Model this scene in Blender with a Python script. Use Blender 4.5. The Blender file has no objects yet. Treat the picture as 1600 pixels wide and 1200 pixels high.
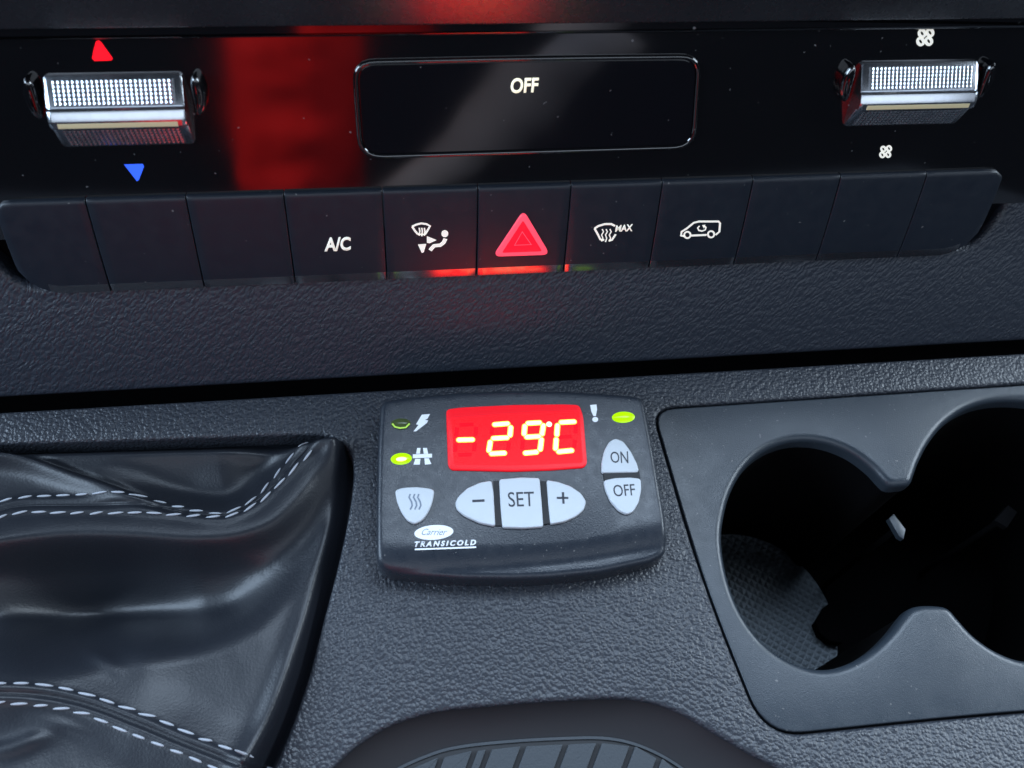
import bpy, bmesh, math, random
import numpy as np
from mathutils import Vector, Matrix, noise
random.seed(7)
R = math.radians
MM = 0.001
scene = bpy.context.scene
col = scene.collection

# ------------------------------------------------------------------ camera
FPX, CX, CY = 1500.0, 800.0, 600.0           # focal length and centre for a 1600x1200 picture
CAM_ROT = Matrix(((0.99046247, 0.05737333, -0.12526928),
                  (-0.12470279, 0.75992352, -0.63793844),
                  (0.05859442, 0.64747552, 0.75983034)))
CAM_POS = Vector((-43.551, -194.675, 290.004))   # millimetres; origin = middle of the little controller
cd = bpy.data.cameras.new('camera'); cam = bpy.data.objects.new('camera', cd); col.objects.link(cam)
cam.matrix_world = Matrix.Translation(CAM_POS * MM) @ CAM_ROT.to_4x4()
cd.sensor_width = 36.0; cd.lens = 36.0 * FPX / 1600.0
cd.clip_start = 0.01; cd.clip_end = 20.0
cd.dof.use_dof = True; cd.dof.focus_distance = 0.352; cd.dof.aperture_fstop = 14.0
scene.camera = cam

# ------------------------------------------------------------------ light
w = bpy.data.worlds.new('World'); scene.world = w; w.use_nodes = True
w.node_tree.nodes['Background'].inputs[0].default_value = (0.012, 0.015, 0.021, 1)
w.node_tree.nodes['Background'].inputs[1].default_value = 1.0
def area(name, loc, aim, sx, sy, power, colr, spread=180):
    l = bpy.data.lights.new(name, 'AREA'); l.shape = 'RECTANGLE'; l.size = sx; l.size_y = sy
    l.energy = power; l.color = colr; l.spread = R(spread)
    o = bpy.data.objects.new(name, l); col.objects.link(o)
    o.location = loc; d = Vector(aim) - Vector(loc)
    o.rotation_euler = d.to_track_quat('-Z', 'Y').to_euler(); return o
# daylight through the windscreen, the side windows and the light cab behind the camera
area('windscreen_light', (0.14, 0.40, 0.97), (0.0, -0.02, 0.0), 1.1, 0.80, 23.0, (0.64, 0.80, 1.0))
area('passenger_window_light', (1.0, 0.10, 0.54), (0.05, 0, 0), 0.9, 0.36, 14.0, (0.72, 0.86, 1.0))
area('driver_window_light', (-0.95, -0.02, 0.48), (-0.05, 0.03, 0.03), 1.1, 0.42, 18.0, (0.60, 0.78, 1.0))
area('cab_light', (0.10, -1.05, 0.55), (0.0, 0.05, 0.06), 1.9, 0.6, 5.5, (0.72, 0.84, 1.0))
def spot(name, loc, aim, power, ang, blend, colr, r):
    l = bpy.data.lights.new(name, 'SPOT'); l.energy = power; l.spot_size = R(ang); l.spot_blend = blend
    l.color = colr; l.shadow_soft_size = r
    o = bpy.data.objects.new(name, l); col.objects.link(o); o.location = loc
    o.rotation_euler = (Vector(aim) - Vector(loc)).to_track_quat('-Z', 'Y').to_euler()
# added spot that brightens the red jacket beside the camera (seen mirrored in the fascia)
spot('sun_patch', (-0.95, 0.25, 0.75), (-0.10, -0.27, 0.03), 62.0, 14, 0.5, (1.0, 0.92, 0.82), 0.02)

vs = scene.view_settings
vs.view_transform = 'Standard'; vs.look = 'None'; vs.exposure = 0.0; vs.gamma = 1.0; vs.use_curve_mapping = False
scene.cycles.use_denoising = True
scene.cycles.max_bounces = 5

# ------------------------------------------------------------------ frames (real planes of the dashboard)
class Frame:
    def __init__(s, origin, elev):
        s.o = Vector(origin); e = R(elev)
        s.u = Vector((1, 0, 0)); s.v = Vector((0, math.cos(e), math.sin(e))); s.n = s.u.cross(s.v)
        m = Matrix((s.u, s.v, s.n)).transposed().to_4x4()
        s.m = Matrix.Translation(s.o * MM) @ m
    def uv(s, p, w=0.0):
        """where the sight line of photo position p meets this plane (raised by w mm): plane coordinates in mm"""
        d = CAM_ROT @ Vector(((p[0] - CX) / FPX, -(p[1] - CY) / FPX, -1))
        q = s.o + s.n * w
        t = (q - CAM_POS).dot(s.n) / d.dot(s.n)
        h = CAM_POS + d * t - q
        return Vector((h.dot(s.u), h.dot(s.v)))
    def pts(s, ps, w=0.0): return [s.uv(p, w) for p in ps]
    def P(s, u, v, w): return s.o + s.u * u + s.v * v + s.n * w
TRAY = Frame((0, 0, 0), 12)
LEATHER = Frame((7.57, 61.5, 47.3), 70)
PANEL = Frame((7.57, 59.7, 47.6), 81.5)
SHELF = Frame((3.0, 71.5, 141.5), 107)

# ------------------------------------------------------------------ materials
def new_mat(name):
    m = bpy.data.materials.new(name); m.use_nodes = True
    return m, m.node_tree, m.node_tree.nodes['Principled BSDF']
def plain(name, c, rough=0.5, metal=0.0, ior=1.5, coat=0.0, emit=None, es=0.0, spec=0.5, mottling=0.0, mscale=300.0, micro=0.0, micro_scale=4000.0, dust=0.0, dust_scale=700.0, dust_at=.76):
    m, nt, b = new_mat(name)
    b.inputs['Base Color'].default_value = (*c, 1); b.inputs['Roughness'].default_value = rough
    b.inputs['Metallic'].default_value = metal; b.inputs['IOR'].default_value = ior
    b.inputs['Specular IOR Level'].default_value = spec
    b.inputs['Coat Weight'].default_value = coat; b.inputs['Coat Roughness'].default_value = 0.03
    if emit: b.inputs['Emission Color'].default_value = (*emit, 1); b.inputs['Emission Strength'].default_value = es
    N = nt.nodes; L = nt.links
    tc = N.new('ShaderNodeTexCoord')
    if mottling:
        n = N.new('ShaderNodeTexNoise'); n.inputs['Scale'].default_value = mscale; n.inputs['Detail'].default_value = 5
        L.new(tc.outputs['Object'], n.inputs['Vector'])
        mr = N.new('ShaderNodeMapRange'); mr.inputs['From Min'].default_value = .3; mr.inputs['From Max'].default_value = .7
        mr.inputs['To Min'].default_value = max(0.02, rough - mottling); mr.inputs['To Max'].default_value = min(1, rough + mottling)
        L.new(n.outputs['Fac'], mr.inputs['Value']); L.new(mr.outputs[0], b.inputs['Roughness'])
    if dust:
        nd = N.new('ShaderNodeTexNoise'); nd.inputs['Scale'].default_value = dust_scale; nd.inputs['Detail'].default_value = 1
        L.new(tc.outputs['Object'], nd.inputs['Vector'])
        rp = N.new('ShaderNodeValToRGB'); rp.color_ramp.elements[0].position = dust_at; rp.color_ramp.elements[1].position = dust_at + .03
        rp.color_ramp.elements[0].color = (*c, 1); rp.color_ramp.elements[1].color = (dust, dust, dust, 1)
        L.new(nd.outputs['Fac'], rp.inputs['Fac']); L.new(rp.outputs[0], b.inputs['Base Color'])
    if micro:
        n = N.new('ShaderNodeTexNoise'); n.inputs['Scale'].default_value = micro_scale; n.inputs['Detail'].default_value = 3
        L.new(tc.outputs['Object'], n.inputs['Vector'])
        bp = N.new('ShaderNodeBump'); bp.inputs['Strength'].default_value = micro; bp.inputs['Distance'].default_value = 0.0002
        L.new(n.outputs['Fac'], bp.inputs['Height']); L.new(bp.outputs[0], b.inputs['Normal'])
    return m
def grained(name, c, rough, cell, stretch=(1, 1, 1), rotz=0.0, strength=0.6, dist=0.0004, spec=0.5, warp=0.002, dust=0.0):
    """moulded grain: pebbles parted by fine creases, plus fine noise and scattered dust specks"""
    m, nt, b = new_mat(name); N = nt.nodes; L = nt.links
    b.inputs['Base Color'].default_value = (*c, 1); b.inputs['Roughness'].default_value = rough
    b.inputs['Specular IOR Level'].default_value = spec
    tc = N.new('ShaderNodeTexCoord')
    nz = N.new('ShaderNodeTexNoise'); nz.inputs['Scale'].default_value = 180.0; nz.inputs['Detail'].default_value = 3
    L.new(tc.outputs['Object'], nz.inputs['Vector'])
    sub = N.new('ShaderNodeVectorMath'); sub.operation = 'SUBTRACT'; sub.inputs[1].default_value = (.5, .5, .5); L.new(nz.outputs['Color'], sub.inputs[0])
    sc = N.new('ShaderNodeVectorMath'); sc.operation = 'SCALE'; sc.inputs['Scale'].default_value = warp * 2; L.new(sub.outputs[0], sc.inputs[0])
    ad = N.new('ShaderNodeVectorMath'); ad.operation = 'ADD'; L.new(tc.outputs['Object'], ad.inputs[0]); L.new(sc.outputs[0], ad.inputs[1])
    rot = N.new('ShaderNodeMapping'); rot.inputs['Rotation'].default_value = (0, 0, rotz); L.new(ad.outputs[0], rot.inputs['Vector'])
    mp = N.new('ShaderNodeMapping'); mp.inputs['Scale'].default_value = stretch; L.new(rot.outputs[0], mp.inputs['Vector'])
    def vor(scale):
        v = N.new('ShaderNodeTexVoronoi'); v.feature = 'F1'
        v.inputs['Scale'].default_value = scale; L.new(mp.outputs[0], v.inputs['Vector']); return v
    v1 = vor(1.0 / cell); v2 = vor(2.1 / cell)
    n2 = N.new('ShaderNodeTexNoise'); n2.inputs['Scale'].default_value = 0.55 / cell; n2.inputs['Detail'].default_value = 4; L.new(mp.outputs[0], n2.inputs['Vector'])
    m1 = N.new('ShaderNodeMath'); m1.operation = 'MULTIPLY'; m1.inputs[1].default_value = -1.0; L.new(v1.outputs['Distance'], m1.inputs[0])
    m2 = N.new('ShaderNodeMath'); m2.operation = 'MULTIPLY_ADD'; m2.inputs[1].default_value = -0.25; L.new(v2.outputs['Distance'], m2.inputs[0]); L.new(m1.outputs[0], m2.inputs[2])
    m3 = N.new('ShaderNodeMath'); m3.operation = 'MULTIPLY_ADD'; m3.inputs[1].default_value = 0.6; L.new(n2.outputs['Fac'], m3.inputs[0]); L.new(m2.outputs[0], m3.inputs[2])
    bp = N.new('ShaderNodeBump'); bp.inputs['Strength'].default_value = strength; bp.inputs['Distance'].default_value = dist
    L.new(m3.outputs[0], bp.inputs['Height']); L.new(bp.outputs[0], b.inputs['Normal'])
    if dust:
        nd = N.new('ShaderNodeTexNoise'); nd.inputs['Scale'].default_value = 900; nd.inputs['Detail'].default_value = 1
        L.new(tc.outputs['Object'], nd.inputs['Vector'])
        rp = N.new('ShaderNodeValToRGB'); rp.color_ramp.elements[0].position = .735; rp.color_ramp.elements[1].position = .78
        rp.color_ramp.elements[0].color = (*c, 1); rp.color_ramp.elements[1].color = (dust, dust, dust, 1)
        L.new(nd.outputs['Fac'], rp.inputs['Fac']); L.new(rp.outputs[0], b.inputs['Base Color'])
    return m
def grid_mat():
    m, nt, b = new_mat('grid_rubber'); N = nt.nodes; L = nt.links
    b.inputs['Base Color'].default_value = (.17, .20, .23, 1); b.inputs['Roughness'].default_value = .6
    tc = N.new('ShaderNodeTexCoord'); mp = N.new('ShaderNodeMapping'); mp.inputs['Rotation'].default_value = (0, 0, R(38)); L.new(tc.outputs['Object'], mp.inputs['Vector'])
    hs = []
    for d in ('X', 'Y'):
        wv = N.new('ShaderNodeTexWave'); wv.bands_direction = d; wv.inputs['Scale'].default_value = 105.0; wv.inputs['Distortion'].default_value = 0; L.new(mp.outputs[0], wv.inputs['Vector']); hs.append(wv)
    mx = N.new('ShaderNodeMath'); mx.operation = 'MINIMUM'; L.new(hs[0].outputs['Fac'], mx.inputs[0]); L.new(hs[1].outputs['Fac'], mx.inputs[1])
    bp = N.new('ShaderNodeBump'); bp.inputs['Strength'].default_value = .9; bp.inputs['Distance'].default_value = .0012; L.new(mx.outputs[0], bp.inputs['Height']); L.new(bp.outputs[0], b.inputs['Normal'])
    return m
M = {}
M['console'] = grained('console_grain_plastic', (0.026, 0.030, 0.039), 0.38, 0.0013, strength=0.6, dist=0.0007, dust=0.10, warp=0.0007)
M['leather'] = grained('dashboard_grain_leather', (0.020, 0.025, 0.036), 0.40, 0.0017, stretch=(1.45, 0.7, 1), rotz=R(38), strength=0.5, dist=0.0006, warp=0.0016, dust=0.09)
M['shelf'] = plain('upper_trim_plastic', (0.012, 0.012, 0.015), 0.27, ior=2.0, mottling=.02, micro=.08, micro_scale=3500)
M['gloss'] = plain('piano_black', (0.003, 0.003, 0.004), 0.09, ior=2.1, mottling=.03, mscale=25, dust=.16, dust_scale=420, dust_at=.775)
M['display'] = plain('display_glass', (0.004, 0.004, 0.006), 0.09, ior=1.8, mottling=.03, mscale=25, dust=.12, dust_scale=420, dust_at=.775)
M['button'] = plain('soft_touch_button', (0.010, 0.014, 0.022), 0.40, mottling=.05, mscale=200, micro=.2, dust=.12, dust_scale=500, dust_at=.765)
M['button_foot'] = plain('polished_button_foot', (0.02, 0.021, 0.026), 0.15, ior=2.4)
M['chrome'] = plain('satin_chrome', (0.74, 0.77, 0.82), 0.24, metal=1.0, mottling=.03)
M['amber'] = plain('pale_amber_insert', (0.75, 0.62, 0.36), 0.3)
M['plate'] = plain('satin_plate_plastic', (0.024, 0.032, 0.042), 0.33, spec=.55, mottling=.05, mscale=150, micro=.4, micro_scale=2600, dust=.12, dust_scale=800, dust_at=.75)
M['well'] = plain('black_well_plastic', (0.002, 0.002, 0.0025), 0.9, spec=0.05)  # near-black base carries the shade of the wells and gaps
M['well_wall'] = plain('dark_storage_well_plastic', (0.011, 0.011, 0.014), 0.6)  # wall's shade put into a plastic darker than the console
M['boot'] = grained('soft_black_leather', (0.010, 0.012, 0.017), 0.40, 0.0008, strength=0.14, dist=0.0003, warp=0.0012)
M['thread'] = plain('pale_thread', (0.35, 0.37, 0.41), 0.75)
M['housing'] = plain('controller_housing_plastic', (0.020, 0.025, 0.034), 0.30, mottling=.06, mscale=300, micro=.35, micro_scale=2200, dust=.14, dust_scale=900, dust_at=.75)
M['key'] = plain('pale_rubber_key', (0.52, 0.56, 0.60), 0.5, mottling=.06)
M['ink'] = plain('dark_ink', (0.03, 0.035, 0.05), 0.6)
M['grey_ink'] = plain('grey_ink', (0.16, 0.20, 0.26), 0.6)
M['print'] = plain('white_print', (0.80, 0.83, 0.87), 0.5)
M['backlit'] = plain('backlit_legend', (0.75, 0.75, 0.70), 0.5, emit=(1, .97, .84), es=0.5)
M['off_text'] = plain('lit_display_text', (0.7, 0.7, 0.6), 0.5, emit=(1, .96, .72), es=0.9)
M['red_mark'] = plain('lit_red_mark', (0.6, 0.01, 0.01), 0.4, emit=(1, 0.0, 0.012), es=1.4)
M['blue_mark'] = plain('lit_blue_mark', (0.02, 0.08, 0.6), 0.4, emit=(0.03, 0.12, 1), es=1.0)
M['hazard'] = plain('lit_hazard_lens', (0.5, 0.01, 0.02), 0.25, emit=(1, 0.004, 0.03), es=0.75)
M['hazard_edge'] = plain('hazard_lens_edge', (0.8, 0.10, 0.14), 0.3, emit=(1, 0.05, 0.10), es=0.8)
M['screen'] = plain('lit_red_screen', (0.4, 0.005, 0.01), 0.4, spec=.15, emit=(1, 0.0, 0.0004), es=11.0)
M['screen_edge'] = plain('red_screen_lens', (0.2, 0.006, 0.012), 0.35, spec=.3, emit=(0.78, 0.004, 0.012), es=1.0)
M['unlit'] = plain('unlit_segment', (0.3, 0.0, 0.005), 0.4, spec=.1, emit=(0.74, 0.0, 0.012), es=1.0)
M['segment'] = plain('lit_segment', (0.9, 0.7, 0.1), 0.4, emit=(1, 0.62, 0.03), es=1.0)
M['core'] = plain('lit_segment_core', (0.9, 0.9, 0.5), 0.4, emit=(1, 0.95, 0.55), es=1.2)
M['led_on'] = plain('lit_green_lamp', (0.10, 0.25, 0.0), 0.2, emit=(0.50, 1.0, 0.0), es=0.95)
M['led_core'] = plain('lit_green_lamp_core', (0.6, 0.8, 0.2), 0.2, emit=(0.95, 1.0, 0.25), es=2.4)
M['led_dim'] = plain('dark_green_lamp', (0.055, 0.075, 0.03), 0.12, emit=(0.25, 0.5, 0.0), es=0.02)
M['led_rim'] = plain('green_lamp_edge', (0.3, 0.5, 0.06), 0.2, emit=(0.35, 0.65, 0.0), es=0.4)
M['rubber'] = plain('grey_rubber', (0.030, 0.037, 0.045), 0.5, mottling=.05, micro=.3, micro_scale=1500)
M['floor_mat'] = grid_mat()
M['dark_rubber'] = plain('black_rubber', (0.012, 0.013, 0.016), 0.6)
M['fabric_red'] = plain('red_jacket_cloth', (0.62, 0.008, 0.006), 0.7, spec=.05, micro=.3, micro_scale=900)
M['fabric_grey'] = plain('grey_sleeve_cloth', (0.20, 0.17, 0.17), 0.8, spec=.05, micro=.3, micro_scale=900)  # cloth of the unseen tube added for the display's reflection
M['speck'] = plain('dust_speck', (0.5, 0.5, 0.5), 0.8)

# ------------------------------------------------------------------ mesh helpers
def link(o, parent=None):
    col.objects.link(o)
    if parent is not None: o.parent = parent
    return o
def mesh_obj(name, verts, faces, mat, frame=None, parent=None, smooth=True, sharp=35, offset=(0, 0, 0)):
    """verts in mm in the plane coordinates (u, v, w) of the frame"""
    me = bpy.data.meshes.new(name)
    me.from_pydata([(v[0] * MM, v[1] * MM, v[2] * MM) for v in verts], [], faces)
    bm = bmesh.new(); bm.from_mesh(me); bmesh.ops.recalc_face_normals(bm, faces=bm.faces); bm.to_mesh(me); bm.free()
    return finish(name, me, mat, frame, parent, smooth, sharp)
def finish(name, me, mat, frame, parent, smooth=True, sharp=35):
    me.materials.append(M[mat])
    if smooth:
        for p in me.polygons: p.use_smooth = True
        me.set_sharp_from_angle(angle=R(sharp))
    o = bpy.data.objects.new(name, me); link(o, parent)
    if parent is None and frame is not None: o.matrix_world = frame.m
    elif parent is not None:
        FR[o.name] = frame
        o.matrix_parent_inverse = Matrix.Identity(4)
        pm = WM[parent.name]
        o.matrix_local = pm.inverted() @ frame.m
    WM[o.name] = frame.m if frame is not None else Matrix.Identity(4)
    return o
WM = {}; FR = {}
def thing(name, label, cat, frame, group=None):
    o = bpy.data.objects.new(name, None); col.objects.link(o); o.matrix_world = frame.m; o.empty_display_size = 0.01
    o['label'] = label; o['category'] = cat
    if group: o['group'] = group
    WM[o.name] = frame.m
    return o
def area2(ps): return 0.5 * sum(ps[i][0] * ps[(i + 1) % len(ps)][1] - ps[(i + 1) % len(ps)][0] * ps[i][1] for i in range(len(ps)))
def ccw(ps): return ps if area2(ps) > 0 else list(reversed(ps))
def spline(ps, n=8, closed=True):
    """Catmull-Rom through the points"""
    out = []; k = len(ps); ps = [Vector(p[:2]) for p in ps]
    rng = range(k) if closed else range(k - 1)
    for i in rng:
        if closed: a, b, c, d = ps[i - 1], ps[i], ps[(i + 1) % k], ps[(i + 2) % k]
        else: a, b, c, d = ps[max(i - 1, 0)], ps[i], ps[i + 1], ps[min(i + 2, k - 1)]
        for j in range(n):
            t = j / n
            out.append(0.5 * ((2 * b) + (c - a) * t + (2 * a - 5 * b + 4 * c - d) * t * t + (3 * b - a - 3 * c + d) * t ** 3))
    if not closed: out.append(ps[-1])
    return out
def rounded(ps, r, n=6):
    """polygon with its corners rounded; r a number or one per corner"""
    out = []; k = len(ps); ps = [Vector(p[:2]) for p in ps]
    for i in range(k):
        rr = r[i] if isinstance(r, (list, tuple)) else r
        a, b, c = ps[i - 1], ps[i], ps[(i + 1) % k]
        d1 = (a - b); d2 = (c - b); l = min(rr, d1.length * .49, d2.length * .49)
        if l < 1e-6: out.append(b); continue
        p1 = b + d1.normalized() * l; p2 = b + d2.normalized() * l
        for j in range(n + 1):
            t = j / n; out.append((1 - t) ** 2 * p1 + 2 * t * (1 - t) * b + t * t * p2)
    return out
def resample(ps, n, closed=True):
    ps = [Vector(p[:2]) for p in ps]
    q = ps + ([ps[0]] if closed else [])
    L = [0]
    for i in range(1, len(q)): L.append(L[-1] + (q[i] - q[i - 1]).length)
    out = []; m = n if closed else n - 1; j = 0
    for i in range(n):
        s = L[-1] * i / m
        while j < len(L) - 2 and L[j + 1] < s: j += 1
        t = (s - L[j]) / max(L[j + 1] - L[j], 1e-9); out.append(q[j].lerp(q[j + 1], t))
    return out
def offset(ps, d):
    """grow (d > 0) or shrink a counter-clockwise outline"""
    out = []; k = len(ps)
    for i in range(k):
        t1 = (Vector(ps[i]) - Vector(ps[i - 1])); t2 = (Vector(ps[(i + 1) % k]) - Vector(ps[i]))
        if t1.length < 1e-7: t1 = t2
        if t2.length < 1e-7: t2 = t1
        t1.normalize(); t2.normalize()
        n1 = Vector((t1.y, -t1.x)); n2 = Vector((t2.y, -t2.x)); b = (n1 + n2)
        if b.length < 1e-6: b = n1
        b.normalize(); c = max(b.dot(n1), 0.35)
        out.append(Vector(ps[i]) + b * (d / c))
    return out
def slab_geo(outline, w0, w1, bev=0.0, seg=4, dome=0.0, tilt=None):
    """a plate between heights w0 and w1 with a rounded upper edge"""
    o = ccw([Vector(p) for p in outline]); k = len(o); rings = []
    rings.append([(p.x, p.y, w0) for p in o])
    if bev > 0:
        for j in range(seg + 1):
            a = math.pi / 2 * j / seg; q = offset(o, -bev * (1 - math.cos(a))); h = w1 - bev + bev * math.sin(a)
            rings.append([(p.x, p.y, h) for p in q])
    else: rings.append([(p.x, p.y, w1) for p in o])
    if dome:
        c = Vector((sum(p[0] for p in rings[-1]) / k, sum(p[1] for p in rings[-1]) / k)); last = rings[-1]
        for s in (.85, .6, .3):
            rings.append([(c.x + (p[0] - c.x) * s, c.y + (p[1] - c.y) * s, w1 + dome * (1 - s * s)) for p in last])
    if tilt: rings = [[(p[0], p[1], p[2] + tilt(p[0], p[1], p[2])) for p in r] for r in rings]
    V = [p for r in rings for p in r]; F = []
    for a in range(len(rings) - 1):
        for i in range(k):
            j = (i + 1) % k; F.append((a * k + i, a * k + j, (a + 1) * k + j, (a + 1) * k + i))
    F.append(tuple((len(rings) - 1) * k + i for i in range(k)))
    F.append(tuple(reversed(range(k))))
    return V, F
def slab(name, outline, w0, w1, mat, frame, parent=None, bev=0.0, seg=4, dome=0.0, sharp=35, tilt=None):
    V, F = slab_geo(outline, w0, w1, bev, seg, dome, tilt)
    return mesh_obj(name, V, F, mat, frame, parent, sharp=sharp)
def plate(name, outer, holes, w, mat, frame, parent=None, rim=1.5, depth=6.0, outer_rim=0.0, outer_depth=0.0, seg=5):
    """flat sheet with openings whose edges roll down into them"""
    bm = bmesh.new(); wl = []
    def loop(ps, h): return [bm.verts.new((p.x * MM, p.y * MM, h * MM)) for p in ps]
    def edges(vs): return [bm.edges.new((vs[i], vs[(i + 1) % len(vs)])) for i in range(len(vs))]
    outer = ccw([Vector(p) for p in outer]); E = []
    top = offset(outer, -outer_rim) if outer_rim else outer
    lo = loop(top, w); E += edges(lo); loops = [(lo, outer, -outer_rim, outer_depth)]
    for h in holes:
        h = ccw([Vector(p) for p in h]); lv = loop(offset(h, rim), w); E += edges(lv); loops.append((lv, h, rim, depth))
    bmesh.ops.triangle_fill(bm, use_beauty=True, edges=E, normal=(0, 0, 1))
    for lv, base, r, d in loops:
        if d <= 0: continue
        prev = lv; k = len(lv); a_r = abs(r)
        for j in range(1, seg + 2):
            if j <= seg:
                a = math.pi / 2 * j / seg; cur = loop(offset(base, r * (1 - math.sin(a))), w - a_r * (1 - math.cos(a)))
            else: cur = loop(base, w - d)
            for i in range(k):
                q = (i + 1) % k; bm.faces.new((prev[i], prev[q], cur[q], cur[i]))
            prev = cur
    bmesh.ops.recalc_face_normals(bm, faces=bm.faces)
    up = [f for f in bm.faces if abs(f.normal.z) > .9]
    if sum(f.normal.z * f.calc_area() for f in up) < 0: bmesh.ops.reverse_faces(bm, faces=bm.faces)
    me = bpy.data.meshes.new(name); bm.to_mesh(me); bm.free()
    return finish(name, me, mat, frame, parent, sharp=40)
def ribbon_geo(pts, wid, w0, w1, closed=False, cap=True):
    """flat stroke of given width along plane points"""
    pts = [Vector(p) for p in pts]; k = len(pts); L = []; Rr = []
    for i in range(k):
        if closed: a, b = pts[i - 1], pts[(i + 1) % k]
        else: a, b = pts[max(i - 1, 0)], pts[min(i + 1, k - 1)]
        t = (b - a).normalized(); n = Vector((-t.y, t.x)) * wid / 2
        L.append(pts[i] + n); Rr.append(pts[i] - n)
    V = []; F = []
    for i in range(k):
        V += [(L[i].x, L[i].y, w0), (L[i].x, L[i].y, w1), (Rr[i].x, Rr[i].y, w1), (Rr[i].x, Rr[i].y, w0)]
    for i in range(k if closed else k - 1):
        a = 4 * i; b = 4 * ((i + 1) % k)
        for s in range(4):
            t = (s + 1) % 4; F.append((a + s, a + t, b + t, b + s))
    if not closed: F += [(0, 1, 2, 3), (4 * k - 1, 4 * k - 2, 4 * k - 3, 4 * k - 4)]
    return V, F
def join(parts):
    V = []; F = []
    for v, f in parts:
        o = len(V); V += v; F += [tuple(i + o for i in q) for q in f]
    return V, F
def strokes(name, lines, mat, frame, parent, w0, w1):
    """lines: (photo points, width in photo px, closed); all belong to one printed symbol"""
    G = []
    for ps, wid, closed in lines:
        c = frame.uv(ps[0], w0); px = (frame.uv((ps[0][0] + 1, ps[0][1]), w0) - c).length
        G.append(ribbon_geo(frame.pts(ps, w0), wid * px, w0 - .02, w1, closed))
    V, F = join(G); return mesh_obj(name, V, F, mat, frame, parent, smooth=False)
def fills(name, polys, mat, frame, parent, w0, w1):
    G = [slab_geo(frame.pts(p, w0), w0 - .02, w1) for p in polys]
    V, F = join(G); return mesh_obj(name, V, F, mat, frame, parent, smooth=False)
def circle(c, r, n=20, ry=None): return [(c[0] + r * math.cos(2 * math.pi * i / n), c[1] + (ry or r) * math.sin(2 * math.pi * i / n)) for i in range(n)]
def lettering(name, body, quad, mat, frame, parent, w, bold=0.0, thick=0.12, shear=0.0, spacing=1.0):
    """text laid out in the four corners (bottom left, bottom right, top right, top left) on the plane"""
    cu = bpy.data.curves.new(name, 'FONT'); cu.body = body; cu.offset = bold; cu.shear = shear; cu.space_character = spacing
    cu.resolution_u = 4; cu.extrude = 0
    ob = bpy.data.objects.new(name, cu); col.objects.link(ob)
    dg = bpy.context.evaluated_depsgraph_get(); me = bpy.data.meshes.new_from_object(ob.evaluated_get(dg))
    bpy.data.objects.remove(ob); bpy.data.curves.remove(cu)
    xs = [v.co.x for v in me.vertices]; ys = [v.co.y for v in me.vertices]
    x0, x1, y0, y1 = min(xs), max(xs), min(ys), max(ys)
    q = frame.pts(quad, w)
    for v in me.vertices:
        s = (v.co.x - x0) / (x1 - x0); t = (v.co.y - y0) / (y1 - y0)
        p = (1 - s) * (1 - t) * q[0] + s * (1 - t) * q[1] + s * t * q[2] + (1 - s) * t * q[3]
        v.co = (p.x * MM, p.y * MM, (w + thick) * MM)
    bm = bmesh.new(); bm.from_mesh(me)
    r = bmesh.ops.extrude_face_region(bm, geom=bm.faces[:])
    bmesh.ops.translate(bm, vec=(0, 0, -(thick + .03) * MM), verts=[g for g in r['geom'] if isinstance(g, bmesh.types.BMVert)])
    bmesh.ops.recalc_face_normals(bm, faces=bm.faces); bm.to_mesh(me); bm.free()
    return finish(name, me, mat, frame, parent, smooth=False)

# ================================================================== SETTING
# ---- lower console: one grained moulding with three openings
boot_px = [(-220, 697), (0, 693), (250, 686), (470, 678), (505, 679), (532, 687), (548, 705), (553, 735), (549, 780), (538, 840),
           (524, 900), (505, 970), (485, 1050), (462, 1120), (432, 1195), (400, 1260), (300, 1300), (-220, 1330)]
boot_hole = resample(rounded(TRAY.pts(boot_px), 3.0), 260)
plate_px = [(1019, 634), (1760, 586), (1800, 1100), (1225, 1152), (1170, 1112)]
cup_edge = rounded(TRAY.pts([(1018, 637), (1500, 605), (1800, 585), (1840, 1095), (1500, 1121), (1196, 1153), (1096, 905)]), [9, 30, 10, 10, 30, 14, 40], 8)
cup_hole = resample(cup_edge, 220)
well_px = [(470, 1270), (520, 1203), (560, 1165), (610, 1135), (680, 1113), (760, 1104), (860, 1096), (960, 1092), (1015, 1098), (1065, 1116),
           (1120, 1148), (1175, 1180), (1240, 1215), (1290, 1260), (1290, 1420), (1100, 1480), (700, 1500), (500, 1440)]
well_hole = resample(spline(TRAY.pts(well_px), 6), 220)
sv_ = (TRAY.uv((0, 633)).y + TRAY.uv((808, 600)).y + TRAY.uv((1600, 558)).y) / 3      # back edge, a dark gap short of the dashboard
cons_outer = [Vector((-330, sv_)), Vector((-330, -175)), Vector((330, -175)), Vector((330, sv_))]
cons_outer = resample(cons_outer, 400)
co = plate('console', cons_outer, [boot_hole, cup_hole, well_hole], 0, 'console', TRAY, rim=1.6, depth=9, outer_rim=1.3, outer_depth=12)
co['kind'] = 'structure'; co['label'] = 'grey grained plastic console moulding around the controller'
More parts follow.
